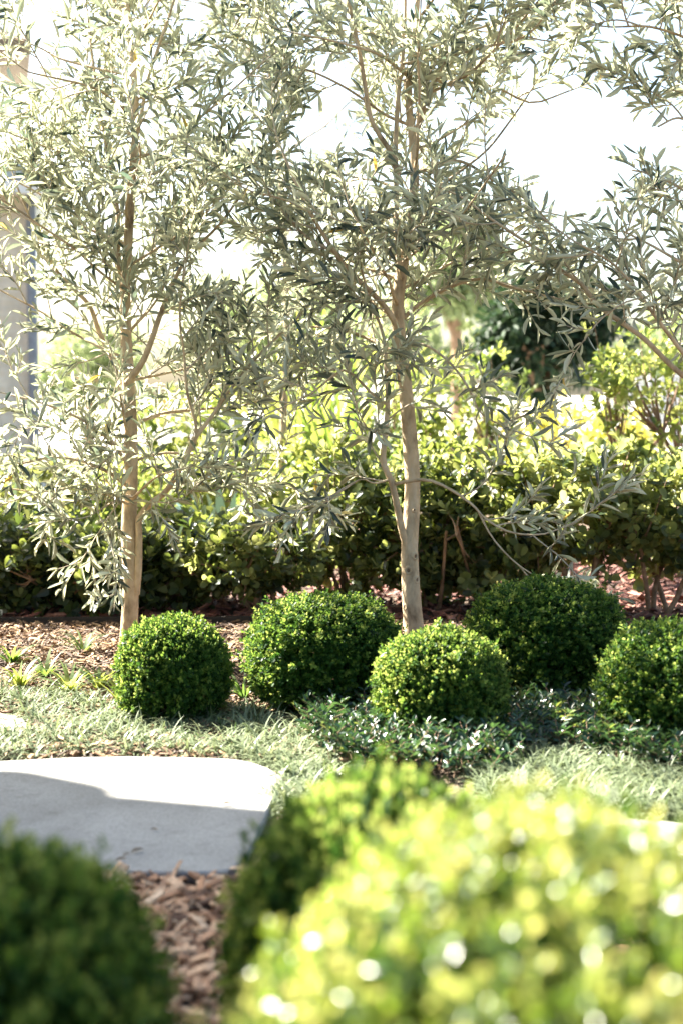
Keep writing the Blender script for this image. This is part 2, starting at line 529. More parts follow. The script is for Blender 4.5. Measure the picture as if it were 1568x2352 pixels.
G = lambda *pp: [tuple(gnd(x, y)[:2]) for x, y in pp]
chips("bark_mulch", [(-1.3, 1.5), (.9, 1.5), (.9, 2.95), (.1, 3.0), (-.16, 2.93), (-.22, 2.83), (-1.3, 2.83)], 12000, .05, M['chip_near'], "greyish pink bark chips in front of the stepping stone", .025)
chips("wood_mulch", [(-1.9, 3.85), (1.9, 3.6), (2.2, 6.05), (-2.2, 6.05)], 34000, .036, M['chip_tan'], "tan wood chips around the trimmed balls and trunks", .02)
chips("red_mulch", [(-2.6, 6.12), (2.8, 6.12), (3.8, 9.6), (-3.6, 9.6)], 14000, .075, M['chip_red'], "reddish mulch beyond the dark timber edging", .03)

# timber edging (a thin, slightly bowed board half sunk between the two mulches)
eb = MB()
ep = smooth_path([(-2.4, 6.02, 0), (-1.6, 6.06, 0), (-1.0, 6.03, 0), (-.6, 6.06, 0), (-.30, 6.04, 0)], 40)
tn = norm(np.gradient(ep, axis=0)); sd2 = np.stack([-tn[:, 1], tn[:, 0]], 1) * .009
prism(eb, np.vstack([ep[:, :2] - sd2, (ep[:, :2] + sd2)[::-1]]), -.03, np.r_[.036 + .004 * np.sin(np.arange(40) * .4), (.036 + .004 * np.sin(np.arange(40) * .4))[::-1]])
tag(eb.build("garden_edging", M['edging']), "dark low bowed edging board between tan chips and red mulch", "garden edging")


# ------------------------------------------------------------------ stepping stones
def stone(pts, z, label, n=70):
    pts = np.array(pts + [pts[0]])
    p = smooth_path(np.c_[pts, np.zeros(len(pts))], n + 1)[:-1, :2]
    a = np.sum(p[:, 0] * np.roll(p[:, 1], -1) - p[:, 1] * np.roll(p[:, 0], -1))
    if a < 0: p = p[::-1]
    p = p + rng.normal(0, .0015, p.shape)
    mb = MB(); c = p.mean(0)
    prism(mb, p, -.01, z, 0, .004)
    return tag(mb.build("stepping_stone", M['stone'], origin=(c[0], c[1], 0)), label, "stepping stone", "concrete stepping stones")


zt = .022
S = lambda *pp: [tuple(gnd(x, y, zt)[:2]) for x, y in pp]
stone(S((-330, 1800), (-200, 1765), (0, 1748), (250, 1738), (450, 1740), (565, 1748), (640, 1778), (648, 1800), (620, 1850), (585, 1930), (545, 1985), (480, 2003), (240, 2002), (0, 1996), (-250, 1990), (-360, 1900)),
      zt, "large pale concrete slab, half in shadow, in front of the grass")
stone(S((-220, 1665), (-60, 1640), (30, 1643), (66, 1668), (20, 1690), (-120, 1705)), zt, "small sunlit pale slab at the left end of the grass")
stone(S((1150, 1872), (1230, 1862), (1420, 1878), (1700, 1905), (1900, 1975), (1700, 2080), (1300, 2040), (1120, 1930)), zt,
      "pale slab mostly hidden behind the big blurred front bush")

# fallen leaves on the slab
for k, (px, py, rz, L) in enumerate(((263, 1978, .5, .028), (282, 1968, .9, .02), (300, 1958, .6, .032), (345, 1905, -.3, .02), (508, 1848, .2, .03))):
    p = gnd(px, py, zt + .004)
    mb = MB()
    D = np.array([[math.cos(rz), math.sin(rz), .12]])
    scatter(mb, ELLIP, p[None], D, np.array([[.2, .1, 1.]]), np.array([L]), np.array([L * .16]))
    o = mb.build("fallen_leaf", M['dry'], origin=tuple(p))
    tag(o, ["small dry leaf at near edge of slab, lowest of a trail of three", "tiny dry leaf in the middle of the trail of three on the slab",
            "longest dry leaf of the trail of three near the slab edge", "tiny dry leaf alone in the shaded middle of the slab",
            "dry leaf on the slab close to its grassy corner"][k], "leaf", "dry leaves on the slab")


# ------------------------------------------------------------------ box balls
def fib(n):
    i = np.arange(n) + .5
    ph = np.arccos(1 - 2 * i / n); th = math.pi * (1 + 5 ** .5) * i
    return np.stack([np.cos(th) * np.sin(ph), np.sin(th) * np.sin(ph), np.cos(ph)], 1)


def ball_mesh(seed, n_out=2500, n_mid=1200, n_in=500, sq=2.12, dt=0.0, mat='box', lsc=1.0):
    """a clipped box ball, unit radius 0.25 m, standing on z = 0 at the origin, height 0.40"""
    r0 = np.random.default_rng(seed)
    mb = MB()
    Rr = .25; cz = .20
    wob = r0.normal(0, 1, (6, 3)); amp = r0.random(6)
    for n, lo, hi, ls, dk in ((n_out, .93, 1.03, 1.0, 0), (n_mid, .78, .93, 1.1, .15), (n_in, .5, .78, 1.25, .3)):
        U = fib(n) + r0.normal(0, .06, (n, 3)); U = norm(U)
        rad = lo + (hi - lo) * r0.random(n)
        sqz = np.where(U[:, 2] < 0, sq + .5, sq)
        rad /= ((np.hypot(U[:, 0], U[:, 1])) ** sqz + np.abs(U[:, 2]) ** sqz) ** (1 / sqz)
        rad *= 1 + .028 * np.sum([a * np.sin(3.2 * U @ w_ + k) for k, (w_, a) in enumerate(zip(wob, amp))], 0)
        spk = r0.random(n) < .16
        rad = np.where(spk & (n == n_out), rad + .13 * r0.random(n) ** 2, rad)
        P = U * rad[:, None] * np.array([Rr, Rr, .205]); P[:, 2] += cz
        keep = P[:, 2] > .025 + .03 * r0.random(n)
        # thin out the underside
        keep &= ~((U[:, 2] < -.55) & (r0.random(n) < .5))
        P, U = P[keep], U[keep]; n = len(P)
        ax = norm(U * np.array([1, 1, 1.2]) + r0.normal(0, .35, (n, 3)) + np.array([0, 0, .35]))
        perp = norm(np.cross(ax, r0.normal(0, 1, (n, 3))))
        perp2 = np.cross(ax, perp)
        sc = (.7 + .6 * r0.random(n)) * ls * lsc
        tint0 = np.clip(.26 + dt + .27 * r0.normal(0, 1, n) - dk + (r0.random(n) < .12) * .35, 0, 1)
        for j in range(4):
            s_ = -.014 + j * .011
            ang = (1.15, .95, .75, .45)[j]
            lf = (.022, .022, .019, .014)[j]
            for sg in (1, -1):
                pd = (perp if j % 2 == 0 else perp2) * sg
                Pj = P + ax * (s_ * sc)[:, None]
                D = ax * math.cos(ang) + pd * math.sin(ang) + r0.normal(0, .18, (n, 3))
                Nn = ax * math.sin(ang) - pd * math.cos(ang) + r0.normal(0, .18, (n, 3))
                L = lf * sc * (.8 + .4 * r0.random(n))
                scatter(mb, CURLED if mat == 'box_yellow' else BOX, Pj, D, Nn, L, L * .29, 0, np.clip(tint0 + (j == 3) * .22 + r0.normal(0, .07, n), 0, 1))
    st = MB()
    for k in range(22):
        th = k * 2.4; u = np.array([math.cos(th) * (.3 + .7 * r0.random()), math.sin(th) * (.3 + .7 * r0.random()), .3 + .9 * r0.random()])
        e = norm(u) * .2 + np.array([0, 0, .14])
        b = np.array([math.cos(th) * .02, math.sin(th) * .02, -.01])
        tube(st, smooth_path([b, b * 2 + np.array([0, 0, .06]), (b + e) / 2 + r0.normal(0, .01, 3), e], 8), np.linspace(.006, .0015, 8), 5)
    return mb.mesh("foliage", M[mat]), st.mesh("stem", M['stem'])


BALLS = [ball_mesh(3, 3000, 1400, 500, lsc=.86), ball_mesh(5, 3600, 1600, 500, lsc=.76), ball_mesh(8, 2800, 1300, 500, dt=.16, lsc=.9), ball_mesh(13, 3300, 1500, 500, 2.6, .20, 'box_yellow', .70)]


def box_ball(px, Y, rx, top, label, var, rz):
    x = at(px, 1500, Y)[0]
    t = thing("box_ball", (x, Y, 0), label, "shrub", "clipped box balls", rz)
    f, s = BALLS[var]
    for nm, me in (("foliage", f), ("stem", s)):
        o = bpy.data.objects.new(nm, me); COL.objects.link(o); o.parent = t
        o.scale = (rx / .255, rx / .255, top / .44)
    return t


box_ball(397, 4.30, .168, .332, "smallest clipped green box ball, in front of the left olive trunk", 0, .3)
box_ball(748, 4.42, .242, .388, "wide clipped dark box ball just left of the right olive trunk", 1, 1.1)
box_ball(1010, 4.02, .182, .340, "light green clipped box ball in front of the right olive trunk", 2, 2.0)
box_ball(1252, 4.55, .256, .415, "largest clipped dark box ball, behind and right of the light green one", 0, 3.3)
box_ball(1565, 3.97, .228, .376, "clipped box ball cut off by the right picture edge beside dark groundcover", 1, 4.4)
box_ball(-70, 1.50, .21, .527, "blurred shaded green box bush filling the near left corner", 2, .9)
box_ball(870, 1.80, .189, .522, "blurred box bush with dark left side beside the slab and mulch", 2, 5.2)
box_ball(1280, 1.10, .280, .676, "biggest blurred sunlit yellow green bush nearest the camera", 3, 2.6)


# ------------------------------------------------------------------ grass, jasmine, tufts
def poly_pts(poly, n):
    poly = np.array(poly); lo, hi = poly.min(0), poly.max(0)
    out = np.zeros((0, 2))
    while len(out) < n:
        q = lo + rng.random((n * 2, 2)) * (hi - lo)
        out = np.vstack([out, q[in_poly(q[:, 0], q[:, 1], poly)]])
    return out[:n]


def blades(mb, base, n_seg, L, W, lean_dir, lean, tint, droop=1.0):
    """ribbons: base (n,3), bending along lean_dir"""
    n = len(base)
    ts = np.linspace(0, 1, n_seg + 1)
    side = np.stack([-lean_dir[:, 1], lean_dir[:, 0], np.zeros(n)], 1)
    rows = []
    for t in ts:
        ang = lean + droop * t * 1.3
        pass
    pos = base.copy(); ang = lean.copy()
    prev = 0
    for k, t in enumerate(ts):
        if k:
            st = L * (t - prev)
            pos = pos + st[:, None] * (lean_dir * np.sin(ang)[:, None] + np.array([0, 0, 1.]) * np.cos(ang)[:, None])
            ang = np.minimum(ang + droop / n_seg, 2.3)
        prev = t
        wv = W * (1 - .15 * (1 - t) - .95 * max(0, t - .35) / .65 * .95) 
        rows.append((pos - side * wv[:, None] / 2, pos + side * wv[:, None] / 2))
    V = np.stack([np.stack(r, 1) for r in rows], 1).reshape(n, -1, 3)
    kk = 2 * (n_seg + 1)
    q = np.array([(2 * i, 2 * i + 1, 2 * i + 3, 2 * i + 2) for i in range(n_seg)])
    V[..., 2] = np.maximum(V[..., 2], .004)
    mb.add(V.reshape(-1, 3), [(q[None] + (np.arange(n) * kk)[:, None, None]).reshape(-1, 4)], 0, np.repeat(tint, kk))


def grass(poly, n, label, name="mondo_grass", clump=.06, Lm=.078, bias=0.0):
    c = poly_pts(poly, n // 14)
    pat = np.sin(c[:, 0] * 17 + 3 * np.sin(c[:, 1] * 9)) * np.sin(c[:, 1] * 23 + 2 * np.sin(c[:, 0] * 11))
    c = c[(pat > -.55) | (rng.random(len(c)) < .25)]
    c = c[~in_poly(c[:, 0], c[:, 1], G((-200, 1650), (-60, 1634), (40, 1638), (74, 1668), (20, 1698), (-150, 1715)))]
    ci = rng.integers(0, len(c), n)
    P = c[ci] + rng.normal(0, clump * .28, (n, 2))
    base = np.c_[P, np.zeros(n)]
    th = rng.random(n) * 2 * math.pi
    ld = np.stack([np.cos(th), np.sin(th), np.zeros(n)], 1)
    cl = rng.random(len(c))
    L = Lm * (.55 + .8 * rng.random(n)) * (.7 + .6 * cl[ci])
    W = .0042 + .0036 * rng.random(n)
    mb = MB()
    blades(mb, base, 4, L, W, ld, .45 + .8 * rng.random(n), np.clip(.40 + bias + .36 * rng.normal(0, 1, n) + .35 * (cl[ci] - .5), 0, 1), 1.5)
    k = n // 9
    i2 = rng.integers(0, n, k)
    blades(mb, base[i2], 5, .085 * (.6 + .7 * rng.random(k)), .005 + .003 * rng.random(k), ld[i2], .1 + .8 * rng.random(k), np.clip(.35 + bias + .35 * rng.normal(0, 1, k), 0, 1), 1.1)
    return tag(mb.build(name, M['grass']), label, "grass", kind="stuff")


grass(G((-200, 1600), (0, 1598), (120, 1592), (260, 1628), (330, 1655), (470, 1648), (600, 1640), (700, 1655), (730, 1715), (820, 1740), (760, 1790), (690, 1860), (610, 1900),
        (632, 1852), (654, 1797), (636, 1772), (565, 1749), (440, 1742), (250, 1741), (0, 1751), (-200, 1763)), 11000, "pale tufted mondo grass around the far edge of the slab")
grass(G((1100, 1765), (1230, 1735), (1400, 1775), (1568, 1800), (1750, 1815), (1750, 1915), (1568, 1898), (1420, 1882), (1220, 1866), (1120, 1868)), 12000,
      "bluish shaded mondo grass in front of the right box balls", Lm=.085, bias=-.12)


def jasmine(poly, n, label):
    P = poly_pts(poly, n)
    mb = MB()
    h = .025 + .05 * rng.random(n)
    base = np.c_[P, np.zeros(n)]
    th = rng.random(n) * 2 * math.pi
    ax = norm(np.stack([np.cos(th) * .9, np.sin(th) * .9, .35 + .7 * rng.random(n)], 1))
    young = rng.random(n) < .10
    for k in range(n):
        e = base[k] + np.array([0, 0, h[k]])
        tube(mb, [base[k], e - ax[k] * .02, e + ax[k] * .06], (.0014, .0012, .0008), 3, 1, False)
    top = base + np.c_[np.zeros((n, 2)), h]
    pp = norm(np.cross(ax, np.array([0, 0, 1.]))); up = np.cross(pp, ax)
    for j in range(4):
        for sg in (1, -1):
            Pj = top + ax * (-.015 + .024 * j)
            side = pp if j % 2 == 0 else norm(pp * .8 + up * .4 * sg)
            D = ax * .55 + side * sg * .85 + rng.normal(0, .15, (n, 3))
            Nn = up + rng.normal(0, .35, (n, 3)) + np.array([0, 0, .5])
            L = .034 * (.7 + .6 * rng.random(n)) * (1 - .12 * j)
            t = np.where(young & (j >= 2), .85 + .15 * rng.random(n), .7 * rng.random(n))
            scatter(mb, ELLIP, Pj, D, Nn, L, L * .20, 0, t)
    return tag(mb.build("jasmine_groundcover", [M['jasmine'], M['stem']]), label, "groundcover", kind="stuff")


jasmine(G((690, 1700), (720, 1650), (850, 1660), (960, 1690), (1170, 1690), (1200, 1640), (1280, 1650), (1250, 1740), (1130, 1800), (930, 1800), (760, 1770)), 620,
        "dark glossy jasmine groundcover between the pale grass and light green box ball")
jasmine(G((1260, 1650), (1340, 1655), (1400, 1660), (1500, 1700), (1750, 1700), (1750, 1815), (1568, 1805), (1440, 1775), (1330, 1750), (1250, 1735)), 560,
        "dark glossy jasmine groundcover at the foot of the rightmost box ball")


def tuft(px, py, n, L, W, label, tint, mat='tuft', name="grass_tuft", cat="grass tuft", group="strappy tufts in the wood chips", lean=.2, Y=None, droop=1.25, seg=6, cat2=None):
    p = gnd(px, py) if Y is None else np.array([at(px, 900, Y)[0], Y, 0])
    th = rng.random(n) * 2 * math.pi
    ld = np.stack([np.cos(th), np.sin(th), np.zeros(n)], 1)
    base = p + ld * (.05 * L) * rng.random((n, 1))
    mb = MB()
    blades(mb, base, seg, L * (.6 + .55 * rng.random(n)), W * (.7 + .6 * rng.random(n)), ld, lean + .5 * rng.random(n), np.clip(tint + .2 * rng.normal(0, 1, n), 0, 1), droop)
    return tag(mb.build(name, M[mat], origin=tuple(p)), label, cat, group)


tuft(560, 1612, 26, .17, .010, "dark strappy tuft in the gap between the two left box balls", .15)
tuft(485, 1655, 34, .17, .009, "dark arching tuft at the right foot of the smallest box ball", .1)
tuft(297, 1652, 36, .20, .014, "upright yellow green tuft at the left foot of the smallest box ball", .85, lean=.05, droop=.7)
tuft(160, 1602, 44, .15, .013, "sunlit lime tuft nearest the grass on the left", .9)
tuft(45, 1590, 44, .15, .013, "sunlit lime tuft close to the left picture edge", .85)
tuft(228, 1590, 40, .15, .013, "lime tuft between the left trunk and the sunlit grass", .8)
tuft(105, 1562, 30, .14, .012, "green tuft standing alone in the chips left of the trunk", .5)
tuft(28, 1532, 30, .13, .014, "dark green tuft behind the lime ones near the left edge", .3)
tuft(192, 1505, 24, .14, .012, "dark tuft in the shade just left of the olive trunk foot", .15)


# ------------------------------------------------------------------ olive trees
GAPS = [[(1080, 285), (1180, 262), (1300, 225), (1400, 175), (1440, 260), (1400, 330), (1410, 440), (1330, 500), (1270, 470), (1200, 385), (1100, 335)],
        [(620, 330), (700, 250), (760, 120), (800, 200), (760, 320)],
        [(1000, 210), (1080, 205), (1090, 300), (1000, 340)]]
CLEAR = [[(290, 1240), (340, 1240), (340, 1500), (270, 1500)], [(905, 850), (975, 850), (985, 1480), (915, 1480)]]


class Olive:
    def __init__(s, base, label, seed):
        s.r = np.random.default_rng(seed)
        s.root = thing("olive_tree", tuple(base), label, "tree", "olive trees")
        s.base = np.array(base, float)
        s.crown = MB()
        s.nleaf = 0
        s.mains = []
        s.LP, s.LD, s.LN, s.LL, s.LW = [], [], [], [], []

    def limb(s, name, pts, r0, r1, n=None, sides=8, bump=.04, flare=0.0, grow=(0.15, 1.0), dens=1.0):
        L = np.sum(np.linalg.norm(np.diff(np.array(pts), axis=0), axis=1))
        n = n or max(8, int(L / .035))
        p = smooth_path(pts, n)
        rad = np.linspace(r0, r1, n) * (1 + .05 * np.sin(np.linspace(0, 9, n) + s.r.random() * 6))
        if flare: rad = rad + flare * np.exp(-np.linspace(0, L, n) / .06)
        mb = MB()
        tube(mb, p, rad, sides, 0, True, bump)
        mb.build(name, M['bark'], s.root, s.base)
        if grow: s.mains.append((p, L, grow, dens))
        return p

    def grow_limb(s, p0, d, L, r0, curve=.3, dens=1.0):
        d = norm(np.asarray(d, float)); pts = [np.asarray(p0, float)]
        for k in range(5):
            d = norm(d + s.r.normal(0, .13, 3) + np.array([0, 0, curve * .12]))
            pts.append(pts[-1] + d * L / 5)
        return s.limb("branch", pts, r0, .003, sides=6, dens=dens)

    def leaves(s, p, d_lo, spacing):
        """opposite pairs along polyline p from length fraction d_lo"""
        seg = np.linalg.norm(np.diff(p, axis=0), axis=1); cum = np.r_[0, np.cumsum(seg)]
        L = cum[-1]
        us = np.arange(d_lo * L + spacing * s.r.random(), L, spacing)
        if len(us) == 0: return
        pos = np.stack([np.interp(us, cum, p[:, k]) for k in range(3)], 1)
        T = norm(np.stack([np.interp(us, cum, np.gradient(p[:, k])) for k in range(3)], 1))
        n = len(us)
        a = norm(np.cross(T, np.array([.1, .2, 1.]) + s.r.normal(0, .2, 3))); b = np.cross(T, a)
        ph = s.r.random() * 3 + np.arange(n) * (math.pi / 2 + .25)
        side = a * np.cos(ph)[:, None] + b * np.sin(ph)[:, None]
        endf = (us / L)[:, None]
        for sg in (1, -1):
            m = s.r.random(n) < .9
            ang = (1.0 - .45 * endf[:, 0] + s.r.normal(0, .2, n))[:, None]
            D = T * np.cos(ang) + side * sg * np.sin(ang) + s.r.normal(0, .12, (n, 3)) + np.array([0, 0, -.02])
            # upper face turned to the tip / sky
            Nn = T * np.sin(ang) * .5 - side * sg * np.cos(ang) * .4 + np.array([0, 0, .75]) + s.r.normal(0, .85, (n, 3))
            l = .080 * (.7 + .5 * s.r.random(n)) * (1.05 - .25 * endf[:, 0] ** 3)
            s.LP.append(pos[m]); s.LD.append(D[m]); s.LN.append(Nn[m]); s.LL.append(l[m]); s.LW.append(l[m] * (.060 + .028 * s.r.random(m.sum())))

    def spray(s, p0, d, L, r0, lvl=0):
        n = max(5, int(L / .03))
        pts = [np.asarray(p0, float)]; d = norm(d)
        up = s.r.normal(.05, .10); 
        for k in range(n - 1):
            d = norm(d + s.r.normal(0, .07, 3) + np.array([0, 0, up * .5]))
            pts.append(pts[-1] + d * L / (n - 1))
        p = np.array(pts)
        x, y = project(p[[len(p) // 2, -1]])
        for gp in GAPS:
            if in_poly(x, y, gp).any() and s.r.random() < .93: return
        for gp in CLEAR:
            if in_poly(x, y, gp).any() and p[-1, 1] < s.base[1]: return
        tube(s.crown, p, np.linspace(r0, .0011, n), 4, 1, False)
        s.leaves(p, .2 if lvl == 0 else .1, .026 if lvl else .032)
        if lvl == 0:
            seg = L / (n - 1)
            u = L * .22 + .06 * s.r.random()
            while u < L * .95:
                k = min(n - 2, int(u / seg))
                t = norm(p[k + 1] - p[k])
                pr = norm(np.cross(t, s.r.normal(0, 1, 3)))
                ang = .6 + .45 * s.r.random()
                s.spray(p[k], t * math.cos(ang) + pr * math.sin(ang) + np.array([0, 0, .12]), (.09 + .14 * s.r.random()) * (1.15 - .5 * u / L), .002, 1)
                u += .075 + .05 * s.r.random()

    def finish(s, spacing=.13):
        for p, L, (g0, g1), dens in s.mains:
            u = g0 * L
            while u < g1 * L:
                k = min(len(p) - 2, int(u / L * (len(p) - 1)))
                t = norm(p[k + 1] - p[k])
                pr = norm(np.cross(t, s.r.normal(0, 1, 3)))
                ang = .7 + .5 * s.r.random()
                d = t * math.cos(ang) + pr * math.sin(ang) + np.array([0, 0, .1])
                s.spray(p[k], d, (.20 + .32 * s.r.random()), .0032)
                u += spacing / dens * (.6 + .8 * s.r.random())
            s.spray(p[-1], norm(p[-1] - p[-2]), .22 + .1 * s.r.random(), .003)
        P, D, Nn, L, W = (np.concatenate(a) for a in (s.LP, s.LD, s.LN, s.LL, s.LW))
        t = np.clip(s.r.random(len(P)), 0, .965)
        t[s.r.random(len(P)) < .004] = 1.0
        scatter(s.crown, OLIVE, P, D, Nn, L, W, 0, t)
        s.crown.build("crown", [M['olive'], M['twig']], s.root, s.base)
        print("olive leaves", len(P))


def pp(Y, *pts):
    """(px, py[, dY]) -> world"""
    return [at(q[0], q[1], Y + (q[2] if len(q) > 2 else 0)) for q in pts]


# left olive
YL = 5.5
o = Olive(at(298, 1500, YL) * np.array([1, 1, 0]), "olive tree with slim forked pale trunk behind the smallest box ball", 21)
zb = at(292, 1515, YL)
tr = o.limb("trunk", pp(YL, (294, 1520), (297, 1440), (300, 1360), (299, 1300), (296, 1220), (299, 1130), (301, 1040), (299, 950), (294, 860), (289, 760), (288, 660), (294, 560), (300, 460), (306, 370), (312, 290), (309, 190), (300, 90), (292, 0), (285, -120), (282, -230)),
            .036, .006, 110, 14, .035, .022, grow=(.30, 1.0), dens=.9)
o.limb("branch", pp(YL, (312, 1365, -.01), (318, 1300, -.02), (319, 1230, -.02), (320, 1190, -.03), (345, 1158, -.06), (380, 1130, -.1), (415, 1075, -.14), (450, 1005, -.18), (480, 965, -.2), (540, 880, -.2), (600, 810, -.22), (645, 765, -.22)),
       .0165, .004, sides=9, grow=(.40, 1))
o.limb("branch", pp(YL, (450, 1005, -.18), (450, 975, -.2), (430, 900, -.24), (423, 810, -.26), (413, 735, -.3), (420, 640, -.3)), .006, .003, sides=6)
o.limb("branch", pp(YL, (292, 900, .02), (272, 850, .03), (247, 800, .05), (225, 755, .06), (212, 715, .06), (195, 688, .06), (145, 640, .06), (110, 590, .05), (75, 515, .05), (40, 430, .1)), .014, .004, sides=8, grow=(.3, 1))
o.limb("branch", pp(YL, (292, 880, -.02), (325, 835, -.04), (345, 790, -.05), (362, 740, -.05), (385, 680, -.06), (430, 590, -.1), (500, 520, -.15), (560, 440, -.2)), .014, .004, sides=8, grow=(.3, 1))
o.limb("branch", pp(YL, (290, 700, .03), (276, 640, .05), (271, 560, .06), (270, 480, .07), (255, 390, .1), (235, 280, .12), (215, 150, .15), (200, 20, .2)), .011, .004, sides=8, grow=(.2, 1))
o.limb("branch", pp(YL, (309, 330, -.02), (325, 260, -.04), (340, 180, -.06), (370, 90, -.1), (400, 0, -.12), (430, -100, -.1)), .009, .003, sides=7)
o.limb("branch", pp(YL, (297, 1120, -.03), (250, 1085, -.12), (190, 1060, -.22), (120, 1050, -.3), (40, 1065, -.34), (-30, 1050, -.34)), .008, .003, sides=7, grow=(.15, 1), dens=1.3)
o.limb("branch", pp(YL, (297, 1070, -.03), (250, 1010, -.06), (190, 965, -.08), (110, 930, -.1), (20, 905, -.1)), .008, .003, sides=7, dens=1.2)
o.limb("branch", pp(YL, (300, 980, .03), (370, 950, .1), (460, 940, .16), (560, 930, .2), (650, 900, .2)), .008, .003, sides=7)
o.limb("branch", pp(YL, (300, 1150, -.02), (330, 1120, -.15), (360, 1095, -.28), (400, 1080, -.36)), .006, .003, sides=6)
o.limb("branch", pp(YL, (300, 1000, -.03), (290, 985, -.16), (280, 930, -.3), (270, 870, -.36)), .006, .003, sides=6)
o.limb("branch", pp(YL, (298, 1160, -.03), (240, 1135, -.1), (170, 1120, -.16), (90, 1130, -.2), (10, 1120, -.2)), .006, .0025, sides=6, grow=(.1, 1), dens=1.2)
o.limb("branch", pp(YL, (300, 1140, -.03), (280, 1140, -.15), (240, 1165, -.28), (215, 1180, -.35)), .005, .0025, sides=6, grow=(.1, 1), dens=1.2)
o.limb("branch", pp(YL, (302, 1060, .02), (380, 1040, .06), (470, 1050, .1), (560, 1080, .12), (640, 1110, .12)), .006, .0025, sides=6, grow=(.1, 1), dens=1.1)
for k in range(20):
    f = .40 + .55 * (k + .5) / 20
    q = tr[int(f * (len(tr) - 1))]
    th = k * 2.4 + .6
    o.grow_limb(q, (math.cos(th), math.sin(th) * .9, .35), .4 + .35 * o.r.random(), .006)
o.finish(.126)

# right olive
YR = 5.3
o = Olive(at(948, 1500, YR) * np.array([1, 1, 0]), "olive tree with smooth leaning trunk and low side shoot between box balls", 33)
tr = o.limb("trunk", pp(YR, (956, 1525), (950, 1450), (945, 1380), (941, 1310), (940, 1250), (945, 1170), (946, 1090), (941, 1010), (935, 940), (928, 870), (920, 800), (914, 740), (914, 680), (922, 620), (933, 550), (945, 480), (951, 410), (948, 330), (939, 250), (938, 190), (944, 120), (955, 40), (962, -60), (965, -200)),
            .0385, .007, 110, 14, .035, .022, grow=(.42, 1.0), dens=.9)
for kx, ky, kr in ((953, 1276, .010), (936, 1308, .012), (957, 1330, .011), (929, 1392, .009), (950, 1170, .006)):
    c = at(kx, ky, YR)
    ax_ = np.interp(ky, [1160, 1240, 1310, 1400], [945, 940, 941, 946]); cx = at(ax_, ky, YR)[0]
    dx = np.clip((c[0] - cx) / .036, -.95, .95)
    nrm = np.array([dx, -math.sqrt(1 - dx * dx), 0])
    sd_ = np.array([-nrm[1], nrm[0], 0])
    ctr = np.array([cx, YR, c[2]]) + nrm * .0335
    th = np.linspace(0, 2 * math.pi, 14, endpoint=False)
    V = [ctr + nrm * d + (sd_ * np.cos(t) * rr + np.array([0, 0, 1]) * np.sin(t) * rr * 1.25) for rr, d in ((kr * 1.5, -.006), (kr * 1.1, .003), (kr * .75, .004), (kr * .5, .0005)) for t in th]
    q_ = [(i * 14 + j, i * 14 + (j + 1) % 14, (i + 1) * 14 + (j + 1) % 14, (i + 1) * 14 + j) for i in range(3) for j in range(14)]
    kb = MB(); kb.add(V, [np.array(q_)], 0); kb.add(V[42:], [np.array([list(range(14))])], 1)
    kb.build("knot", [M['bark'], M['stem']], o.root, o.base)
o.limb("branch", pp(YR, (936, 1262, -.01), (922, 1215, -.03), (909, 1150, -.06), (898, 1105, -.08), (880, 1060, -.1), (884, 1000, -.1), (890, 930, -.1), (886, 850, -.1), (880, 770, -.1), (850, 690, -.12), (830, 620, -.16)),
       .0155, .004, sides=9, grow=(.35, 1), dens=.7)
o.limb("branch", pp(YR, (905, 1112, -.07), (935, 1106, -.13), (985, 1103, -.18), (1040, 1128, -.22), (1085, 1160, -.25), (1115, 1192, -.28), (1170, 1222, -.3), (1240, 1228, -.32), (1300, 1208, -.34)),
       .007, .0025, sides=6, grow=(.45, 1), dens=.6)
o.limb("branch", pp(YR, (1095, 1170, -.25), (1130, 1235, -.28), (1180, 1290, -.3), (1235, 1328, -.32)), .004, .0022, sides=5, grow=(.2, 1), dens=.9)
o.limb("branch", pp(YR, (926, 640, -.02), (912, 570, -.04), (910, 450, -.05), (908, 330, -.05), (915, 210, -.04), (925, 120, 0), (930, 0, .04), (925, -120, .06)), .011, .005, sides=8, grow=(.2, 1), dens=.7)
o.limb("branch", pp(YR, (912, 400, -.04), (898, 350, -.06), (868, 305, -.08), (848, 260, -.09), (833, 165, -.1), (814, 65, -.1), (800, 0, -.1), (780, -110, -.1)), .011, .005, sides=8, grow=(.35, 1), dens=.7)
o.limb("branch", pp(YR, (949, 340, .02), (957, 295, .02), (982, 228, 0), (1004, 165, 0), (1024, 128, 0), (1084, 55, -.02), (1120, -30, -.04)), .012, .004, sides=8, grow=(.45, 1), dens=.8)
o.limb("branch", pp(YR, (925, 145, -.05), (980, 136, -.08), (1060, 120, -.1), (1134, 102, -.12), (1205, 82, -.14), (1254, 30, -.15), (1300, -40, -.15)), .006, .003, sides=6)
o.limb("branch", pp(YR, (1000, 180, .02), (1030, 195, .05), (1084, 188, .08), (1144, 202, .1), (1220, 235, .1), (1300, 210, .1)), .006, .003, sides=6)
o.limb("branch", pp(YR, (950, 400, .02), (1010, 375, .02), (1066, 372, .02), (1134, 415, .02), (1210, 460, .03), (1280, 530, .05)), .007, .003, sides=6, grow=(.1, 1), dens=.9)
o.limb("branch", pp(YR, (918, 760, -.03), (880, 700, -.1), (820, 640, -.15), (770, 580, -.2), (720, 500, -.25), (680, 420, -.3), (650, 350, -.3)), .012, .004, sides=8, grow=(.15, 1), dens=1.35)
o.limb("branch", pp(YR, (770, 580, -.2), (700, 540, -.22), (640, 470, -.22), (580, 410, -.2)), .006, .003, sides=6, dens=1.4)
o.limb("branch", pp(YR, (918, 740, .02), (960, 700, 0), (1020, 665, -.03), (1100, 640, -.05), (1180, 660, -.08), (1260, 680, -.1)), .009, .003, sides=7, grow=(.1, 1), dens=1.3)
